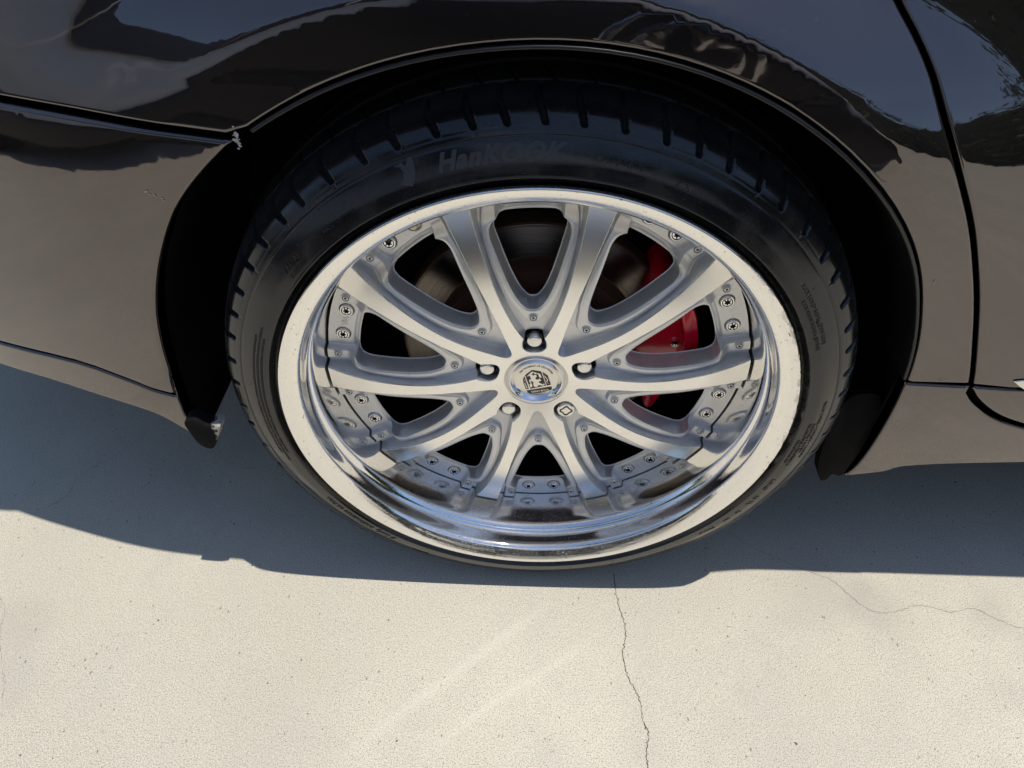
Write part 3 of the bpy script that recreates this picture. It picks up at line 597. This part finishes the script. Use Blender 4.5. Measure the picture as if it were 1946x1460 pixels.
def panel(name, outline, m=M_paint, grid=.0068, rad=.0028, wall=.018, F_=None, parent=None):
    Fn = F_ or fbody
    O = densify(outline, .0045)
    keep = [0]
    for i in range(1, len(O)):
        if np.hypot(*(O[i]-O[keep[-1]])) > .0009: keep.append(i)
    O = O[keep]; n0 = len(O)
    def depth(P, d):
        return Fn(P[:,0], P[:,1])+rad-np.sqrt(np.maximum(rad**2-np.clip(rad-d, 0, rad)**2, 0))
    lo, hi = O.min(0), O.max(0)
    gx, gz = np.meshgrid(np.arange(lo[0], hi[0], grid), np.arange(lo[1], hi[1], grid*.9)); gx = gx+(np.arange(gx.shape[0]) % 2)[:,None]*grid*.5
    G = np.stack([gx.ravel(), gz.ravel()], 1); G = G[inside(G, O)]; dG = seg_dist(G, O); G = G[dG > .0055]
    area = .5*np.sum(O[:,0]*np.roll(O[:,1], -1)-np.roll(O[:,0], -1)*O[:,1])
    tg = np.roll(O, -1, 0)-np.roll(O, 1, 0); tg /= np.linalg.norm(tg, axis=1)[:,None]; nin = np.stack([-tg[:,1], tg[:,0]], 1)*(1 if area > 0 else -1)
    rings = []
    for d in (.0005, .0013, .0026, .0042):
        q = O+nin*d; q = q[inside(q, O)]; q = q[seg_dist(q, O) > d*.8]; rings.append(q)
    P = np.concatenate([O]+rings+[G])
    vs, es, fs, ov, oe, of = delaunay_2d_cdt([Vector(p) for p in P], [], [list(range(n0))], 1, 1e-6)
    P = np.array([(v.x, v.y) for v in vs]); d = seg_dist(P, O)
    Yv = depth(P, d)
    e = .0004; nrm = np.zeros((len(P), 3)); nrm[:,1] = -1
    far = d > .0045
    for ax in (0, 1):
        dp = np.zeros(2); dp[ax] = e
        a = np.where(far, Fn(P[:,0]+dp[0], P[:,1]+dp[1]), 0); b = np.where(far, Fn(P[:,0]-dp[0], P[:,1]-dp[1]), 0)
        nr = ~far; Pa, Pb = P[nr]+dp, P[nr]-dp
        sa = seg_dist(Pa, O)*np.where(inside(Pa, O), 1, 0); sb = seg_dist(Pb, O)*np.where(inside(Pb, O), 1, 0)
        a[nr] = depth(Pa, sa); b[nr] = depth(Pb, sb)
        nrm[:, 0 if ax == 0 else 2] = (a-b)/(2*e)
    nrm /= np.linalg.norm(nrm, axis=1)[:,None]
    V = [(p[0], y, p[1]) for p, y in zip(P, Yv)]; NR = [tuple(q) for q in nrm]
    FF = []
    for f in fs:
        a, b, c = P[f[0]], P[f[1]], P[f[2]]; cr = (b[0]-a[0])*(c[1]-a[1])-(b[1]-a[1])*(c[0]-a[0])
        FF.append(tuple(f) if cr > 0 else tuple(f[::-1]))      # outward = -y
    i0 = len(V)
    Yo = depth(O, np.zeros(n0)); on = np.c_[-nin[:,0], np.zeros(n0), -nin[:,1]]
    for k in range(2):
        V += [(p[0], y+k*wall, p[1]) for p, y in zip(O, Yo)]; NR += [tuple(q) for q in on]
    for i in range(n0):
        j = (i+1) % n0; q = (i0+i, i0+j, i0+n0+j, i0+n0+i); FF.append(q if area > 0 else q[::-1])
    me = mesh_of(name, V, FF, True, NR)
    return part(name, me, m) if parent is None else add(name, me, parent, m)
D = DATA
def scale_from(P, k, c=(0, .353)):
    P = np.array(P, float); d = P-np.array(c); L = np.hypot(*d.T)[:,None]; return P+d/L*k
arch = catmull(D['arch'], 3); c0 = np.array([0, .353])
# even out the hand-picked radius a little
rad_ = np.hypot(*(arch-c0).T); an_ = np.arctan2(*(arch-c0).T)
pf = np.polyfit(an_, rad_, 5); arch = np.stack([np.sin(an_)*np.polyval(pf, an_), .353+np.cos(an_)*np.polyval(pf, an_)], 1)
lb = catmull(D['lbump'], 3); qs = catmull(D['qseam'], 3); bs = catmull(D['bseam'], 3); bb = catmull(D['bbot'][:-1], 3)
dg = catmull(D['dgap'], 3); sk = catmull(D['skirtarch'], 3); sb_ = catmull(D['sbot'], 3); jk = catmull(D['jack'], 3)
archo = scale_from(arch, .0060)
# the door gap carried on over the top of the frame
dtop = np.array([(.10, 1.0), (.16, .86), (.205, .79)])
door_edge = catmull(np.concatenate([dtop, np.array(D['dgap'])]), 4)
LX, RX, TOP = -.95, 1.75, 1.00
qs_ext = np.array([(LX, .705), (-.70, .690), (-.55, .6735)])
qline = np.concatenate([qs_ext, qs])
# --- quarter panel: runs over the wheel from the bumper to the door
qp = list(door_edge-np.array([.0023, 0]))+[(door_edge[-1][0]-.0035, D['sseam'][0][1]+.0035)]
ZS = D['sseam'][0][1]
low_r = [(door_edge[-1][0]-.0027, ZS+.0014), (archo[-1][0]+.002, ZS+.0014)]
out = list(map(tuple, door_edge[:-1]-np.array([.0023, 0])))+low_r+[tuple(p) for p in archo[::-1] if p[1] > ZS+.002]+[tuple(p+np.array([0, .0028])) for p in qline[::-1] if p[0] < archo[0][0]-.004]+[(LX, TOP)]
panel('quarter_panel', out)
# --- rear bumper
bl_ = [tuple(p) for p in lb]
cut = np.array(D['bseam'])
bs_ext = np.concatenate([np.array([(LX, .330), (-.75, .3525)]), bs])
out = [tuple(p-np.array([0, .0028])) for p in qline if p[0] < -.246]+[p for p in bl_ if p[1] > .358]+[tuple(p+np.array([0, .0016])) for p in bs_ext[::-1]]
bumper = panel('rear_bumper', out, rad=.0045); bumper['label'] = 'black bumper side with a chipped upper corner'
out = [tuple(p-np.array([0, .0016])) for p in bs_ext]+[p for p in bl_ if p[1] < .353 and p[1] > .279]+[tuple(p) for p in catmull(D['bbot'], 3)[::-1]]+[(-.75, .318), (LX, .310)]
panel('bumper_lip', out)
# --- rear door
de = door_edge+np.array([.0023, 0])
out = [(RX, TOP)]+[(RX, ZS-.006)]+[(.4894+.003, ZS-.0035)]+[(de[-1][0], ZS+.0004)]+[tuple(p) for p in de[:-1][::-1]]
panel('rear_door', out)
# --- sill / side skirt with the jacking cover
skp = [tuple(p) for p in scale_from(sk, .001)]
jx = [tuple(p) for p in jk]
out = [p for p in skp]+[tuple(p) for p in sb_[2:]]+[(RX, .232), (RX, .262)]+[(.62, .280)]+[tuple(p-np.array([.0022, .0030])) for p in jk[::-1]]+[(jk[0][0]-.0030, ZS-.0040), (skp[0][0]+.001, ZS-.0012)]
panel('side_skirt', out)
jc = [tuple(p+np.array([.0022, .0022])) for p in jk]+[(.63, .2900), (RX, .2740), (RX, ZS-.010), (.4930, ZS-.0065), (jk[0][0]+.003, ZS-.0042)]
panel('jacking_cover', jc)
# --- rubber edge strip round the arch
def strip(name, path, k0, k1, y_off, m, lift=.0022):
    A = scale_from(path, k0); n_ = len(A); V = []; F = []
    prof = [(0, .012), (0, .001), (.18, -lift*.6), (.5, -lift), (.82, -lift*.6), (1, .001), (1, .014)]
    for t, dy in prof:
        P = scale_from(path, k0+(k1-k0)*t); y = fbody(P[:,0], P[:,1])+y_off+dy
        V += [(a, yy, b) for (a, b), yy in zip(P, y)]
    for i in range(len(prof)-1):
        for j in range(n_-1): F.append((i*n_+j, i*n_+j+1, (i+1)*n_+j+1, (i+1)*n_+j))
    me = mesh_of(name, V, F); bm_fix(me); return part(name, me, m)
strip('arch_trim', arch, .0042, .0002, .0012, M_trim, .0016)
# backing behind the gaps so they read black
def ribbon(name, path, y0, y1, m, close=False):
    n_ = len(path); V = [(a, float(fbody(a, b))+y0 if k == 0 else y1, b) for k in range(2) for a, b in path]
    F = [(j, j+1, n_+j+1, n_+j) for j in range(n_-1)]
    me = mesh_of(name, V, F); return part(name, me, m)
lin_path = np.concatenate([scale_from(lb[::-1], .0035)[2:], scale_from(arch[1:-1], .0010), scale_from(sk, .0035)])
lin_path[:,1] = lin_path[:,1]
liner = ribbon('wheel_arch_liner', lin_path, .004, .375, M_liner); liner['label'] = 'matt black arch liner, scuffed pale at its lower left tip'
tip = [(-.4000,.300),(-.3990,.284),(-.3925,.2610),(-.3805,.2525),(-.3725,.2566),(-.3600,.2800),(-.3545,.2945),(-.3640,.2941),(-.3744,.2964),(-.3858,.3049)]
flap = [(.386,.205),(.3815,.195),(.3750,.1965),(.3700,.1960),(.3672,.1870),(.3610,.1850),(.3560,.1930),(.3500,.2080),(.3450,.2400),(.3440,.28),(.350,.33),(.385,.33),(.392,.26)]
part('liner_tip', prism('liner_tip', [(-.374+(a+.374)*.86, .275+(b-.275)*.92) for a, b in tip], .016, .034, .0015), M_tip)
part('mud_flap', prism('mud_flap', flap, .052, .066, .0010), M_liner)
V = [(-.60,.345,.10),(.60,.345,.10),(.60,.345,.78),(-.60,.345,.78)]
part('well_back', mesh_of('well_back', V, [(0,1,2,3)], False), M_liner)
back = densify([(LX,.30),(-.45,.33),(-.40,.40),(-.39,.47),(-.36,.56),(-.30,.64),(-.22,.70),(-.1,.735),(0,.74),(.1,.735),(.2,.705),(.28,.65),(.345,.56),(.38,.46),(.385,.36),(.39,.25),(RX,.25),(RX,.99),(LX,.99)], .03)
lo, hi = back.min(0), back.max(0)
gx, gz = np.meshgrid(np.arange(lo[0], hi[0], .03), np.arange(lo[1], hi[1], .03)); G = np.stack([gx.ravel(), gz.ravel()], 1); G = G[inside(G, back)]; G = G[seg_dist(G, back) > .012]
P = np.concatenate([back, G]); vs, es, fs, *_ = delaunay_2d_cdt([Vector(p) for p in P], [], [list(range(len(back)))], 1, 1e-6)
V = [(v.x, float(fbody(v.x, v.y))+.017, v.y) for v in vs]
part('gap_backing', mesh_of('gap_backing', V, fs), M_liner)  # black sheet added behind the panel gaps to read as shade
# --- the rest of the car body above, behind and under the panels (mostly out of frame)
xs = np.array([-1.05, -.95, -.6, -.2, .3, .9, 1.5, 2.2, 2.9, 3.3]); rows = []
for i, x in enumerate(xs):
    k = {0: 0., 1: .55}.get(i, 1.)
    cab = np.interp(x, [-.5, .1, .5, 1.6, 2.3], [0, .55, 1, 1, 0])
    yb = float(fbody(np.clip(x, -.95, 1.7), .985))+.004+(.2 if i == 0 else 0)
    rows.append([(x, .36, .24), (x, .36, .76), (x, .07+.1*(1-k), .80), (x, yb+.004, .975), (x, yb+.04, 1.0), (x, yb+.16, 1.02+.02*cab), (x, .36, 1.03+.40*cab), (x, .9, 1.04+.44*cab), (x, 1.45, 1.03+.40*cab), (x, 1.72, 1.0), (x, 1.76, .7), (x, 1.74, .24)])
V = [p for r in rows for p in r]; npf = len(rows[0]); F = []
for i in range(len(rows)-1):
    for j in range(npf-1): F.append((i*npf+j, i*npf+j+1, (i+1)*npf+j+1, (i+1)*npf+j))
    F.append((i*npf+npf-1, i*npf, (i+1)*npf, (i+1)*npf+npf-1))
F.append(tuple(range(npf))); F.append(tuple(range((len(rows)-1)*npf, len(rows)*npf))[::-1])
me = mesh_of('body_shell', V, F); bm_fix(me); sharp(me, 50); part('body_shell', me, M_paint)

# chipped paint at the bumper corner and scratches: little raised flakes
def flakes(name, cx, cz, n_, spread, size, col_m, ang=0.):
    V = []; F = []
    for _ in range(n_):
        a, b = rng.normal(0, spread[0]), rng.normal(0, spread[1]); x = cx+a*math.cos(ang)-b*math.sin(ang); z = cz+a*math.sin(ang)+b*math.cos(ang)
        k = rng.integers(4, 7); i0 = len(V); s = size*rng.uniform(.4, 1.2)
        for j in range(k):
            t = 2*math.pi*j/k; rr = s*rng.uniform(.5, 1.2); px, pz = x+rr*math.cos(t), z+rr*math.sin(t)*.7; V.append((px, float(fbody(px, pz))-.0004-rng.uniform(0, .0004), pz))
        F.append(tuple(range(i0, i0+k)))
    return part(name, mesh_of(name, V, F, False), col_m)
TR = [(.4905,.3860),(.500,.3880),(.56,.3845),(.56,.360),(.514,.3700),(.500,.3785)]
flat_sliver = panel('sky_sliver', TR, M_chrome_r, .004, .0008, .003, F_=lambda x, z: fbody(x, z)-.0020)  # chrome wedge added in place of a sky-lit sliver
M_chip = mat('bare_chipped_paint', (.38, .37, .36), .5)
# ================================================================ the car parked alongside, behind the photographer (seen only as a reflection)
def loft_car():
    root = bpy.data.objects.new('neighbouring_car', None); COL.objects.link(root); root.location = (-1.12, -1.17, 0)
    root['label'] = 'grey estate car parked alongside, reflected in the black paintwork'; root['category'] = 'car'
    # side profile stations: x, roof height, belt height; body from y=0 (near side) to -1.75
    xs = np.array([-2.55, -2.45, -2.2, -1.7, -1.2, -.7, -.2, .4, .9, 1.3, 1.8, 2.2, 2.45, 2.55]); V = []; F = []
    roof = np.interp(xs, [-2.55, -2.3, -1.9, -1.2, .3, .9, 1.5, 2.2, 2.55], [.95, 1.05, 1.36, 1.47, 1.47, 1.30, .98, .92, .70]); bel = np.minimum(roof-.02, np.interp(xs, [-2.55, 0, 2.55], [.98, .95, .72]))
    pin = np.interp(xs, [-2.55, -2.2, 2.2, 2.55], [.35, .04, .06, .45])
    for x, rf, b, p_ in zip(xs, roof, bel, pin):
        V += [(x, -p_-.10, .20), (x, -p_-.02, .28), (x, -p_+.005, .52), (x, -p_-.005, .70), (x, -p_-.05, b), (x, -p_-.05-.22*min(1, (rf-b)/.5), max(rf-.06, b+.005)), (x, -p_-.40, rf), (x, -.88, rf+.03)]
    V = [(x, y, z if z < .6 else .6+(z-.6)*1.38) for x, y, z in V]; m_ = 8
    for i in range(len(xs)-1):
        for j in range(m_-1): F.append((i*m_+j, (i+1)*m_+j, (i+1)*m_+j+1, i*m_+j+1))
    n0 = len(V); V += [(x, -1.76-y, z) for x, y, z in V]
    F += [tuple(n0+q for q in f[::-1]) for f in F[:]]
    F.append(tuple(range(m_))[::-1]+tuple(n0+k for k in range(m_))); e = (len(xs)-1)*m_; F.append(tuple(e+k for k in range(m_))+tuple(n0+e+k for k in range(m_))[::-1])
    me = mesh_of('body', V, F); bm_fix(me); sharp(me, 40)
    b = add('body', me, root, M_grey)
    for x0, x1, xt0, xt1 in ((-1.75, -.78, -1.55, -.80), (-.72, .22, -.72, .05), (.28, .92, .10, .42)):
        zz = .985; f_ = lambda z: -.055-.17*np.clip((z-.95)/.45, 0, 1)+.02
        V = [(x0, f_(zz), zz), (x1, f_(zz), zz), (xt1, f_(1.36), 1.36), (xt0, f_(1.36), 1.36)]; V = [(x, y, .6+(z-.6)*1.38) for x, y, z in V]; V += [(a, c-.02, d) for a, c, d in V]
        me = mesh_of('side_window', V, [(0,1,2,3),(7,6,5,4),(0,4,5,1),(1,5,6,2),(2,6,7,3),(3,7,4,0)], False); bm_fix(me); add('side_window', me, root, M_glass)
    cl = []; cf = []
    for x in np.linspace(-2.3, 2.3, 24): cl += [(x, .030, z) if k else (x, -.03, .17) for k, z in ((0, 0), (1, .22), (1, .50))]+[(x, .010, .53)]
    for i in range(23):
        for j in range(3): cf.append((i*4+j, (i+1)*4+j, (i+1)*4+j+1, i*4+j+1))
    me = mesh_of('sill_cladding', cl, cf); bm_fix(me); add('sill_cladding', me, root, M_trim)
    for wx in (-1.98, 1.42):
        t = add('tyre', lathe('tyre', [(.20,.0),(.205,-.012),(.25,-.018),(.30,-.012),(.325,.01),(.33,.05),(.33,.2)], 64), root, M_rub, (wx, -.02, .33)); t.rotation_euler = (0, 0, math.pi); t.location.y = .0
        r_o = add('wheel_rim', star_head('wheel_rim', .205, .03, .18, .10, .02, 5, .35), root, None, (wx, .005, .33)); r_o.rotation_euler = (0, 0, math.pi)
        add('wheel_arch', lathe('wheel_arch', [(.335,-.03),(.365,-.03),(.365,.012),(.335,.012)], 64), root, M_liner, (wx, -.01, .34))
    return root
loft_car()

# hedge along the far edge of the parking area, added out of frame so its dark mass closes the horizon in the reflections
hv = []; hf = []
nl = 16000
hx = rng.uniform(-26, 26, nl); side_ = rng.integers(0, 3, nl)
hz = rng.uniform(0, 1, nl)**.8*(3.0+.9*np.sin(hx*1.1)+.6*np.sin(hx*2.7+1)+3.0*sm(hx, -1, 3)); hy = -8-rng.uniform(0, 1.2, nl)+.3*np.sin(hx*3)
px_ = np.where(side_ == 0, hx, np.where(side_ == 1, -22+(-8-hy), 12-(-8-hy))); py_ = np.where(side_ == 0, hy, hx*.6-1)
for x, y, z in zip(px_, py_, hz):
    d1 = rng.normal(0, 1, 3); d1 /= np.linalg.norm(d1); d2 = np.cross(d1, rng.normal(0, 1, 3)); d2 /= np.linalg.norm(d2); s = rng.uniform(.10, .26)
    c_ = np.array([x, y, z]); i0 = len(hv); hv += [c_-d1*s, c_+d2*s*.55, c_+d1*s, c_-d2*s*.55]; hf.append((i0, i0+1, i0+2, i0+3))
for (x0, y0, x1, y1) in ((-24, -8.8, 0, -8.8), (0, -8.8, 24, -8.8), (-22.6, -14, -22.6, 14), (12.8, -14, 12.8, 14)):
    i0 = len(hv); hv += [(x0, y0, 0), (x1, y1, 0), (x1, y1, 2.3 if x0 < 0 else 4.6), (x0, y0, 2.3 if x0 < 0 else 4.6)]; hf.append((i0, i0+1, i0+2, i0+3))
M_leaf = mat('hedge_leaf', (.045, .065, .025), .6)
hedge = add('hedge', mesh_of('hedge', hv, hf, False), None, M_leaf, kind='stuff')
hedge['label'] = 'tall dark green hedge, unseen, added to darken the horizon in reflections'; hedge['category'] = 'hedge'
# ================================================================ ground
V = [(-150,-150,0),(150,-150,0),(150,150,0),(-150,150,0)]
ground = add('ground', mesh_of('ground', V, [(0,1,2,3)], False), None, M_conc, kind='structure')
def crack(path, w0):
    P = catmull(path, 14); P = P+rng.normal(0, .00075, P.shape); T = np.gradient(P, axis=0); T /= np.linalg.norm(T, axis=1)[:,None]+1e-9
    Nn = np.stack([-T[:,1], T[:,0]], 1); wd = w0*(.35+1.1*rng.random(len(P)))*np.interp(np.arange(len(P)), [0, 3, len(P)-4, len(P)-1], [.2, 1, 1, .3])
    V = [(*p, .0004) for p in P+Nn*wd[:,None]/2]+[(*p, .0004) for p in P-Nn*wd[:,None]/2]; n_ = len(P)
    add('crack', mesh_of('crack', V, [(j, n_+j, n_+j+1, j+1) for j in range(n_-1)], False), ground, M_crack if w0 > .0008 else M_crack2)
for i, c_ in enumerate(DATA['crack']): crack(c_, (.0009, .0005, .0004, .0005, .0004)[i])
flakes('chipped_paint', -.2425, .6415, 30, (.0010, .0032), .0017, M_chip)
flakes('scratch', -.330, .585, 9, (.006, .0006), .0012, M_chip, -.5)
flakes('scratch', .352, .515, 3, (.002, .0008), .0009, M_chip, 1.9)

# loose grit lying on the slab
gv = []; gf = []
for k in range(420):
    x, y = rng.uniform(-.75, .75), rng.uniform(-.30, .30); s = rng.uniform(.0004, .0013)*(1 if k % 12 else 1.7); a = rng.uniform(0, 6.28); i0 = len(gv)
    for j in range(5): t = a+j*1.2566; gv.append((x+s*math.cos(t)*rng.uniform(.6, 1.2), y+s*math.sin(t)*rng.uniform(.5, 1), 0))
    for j in range(5): gv.append((gv[i0+j][0]*.5+x*.5, gv[i0+j][1]*.5+y*.5, s*.8))
    gf += [(i0+j, i0+(j+1) % 5, i0+5+(j+1) % 5, i0+5+j) for j in range(5)]+[tuple(i0+5+j for j in range(5))]
M_grit = mat('grit', (.20, .17, .14), .9)
gr = add('grit', mesh_of('grit', gv, gf, False), ground, M_grit); gr['kind'] = 'stuff'
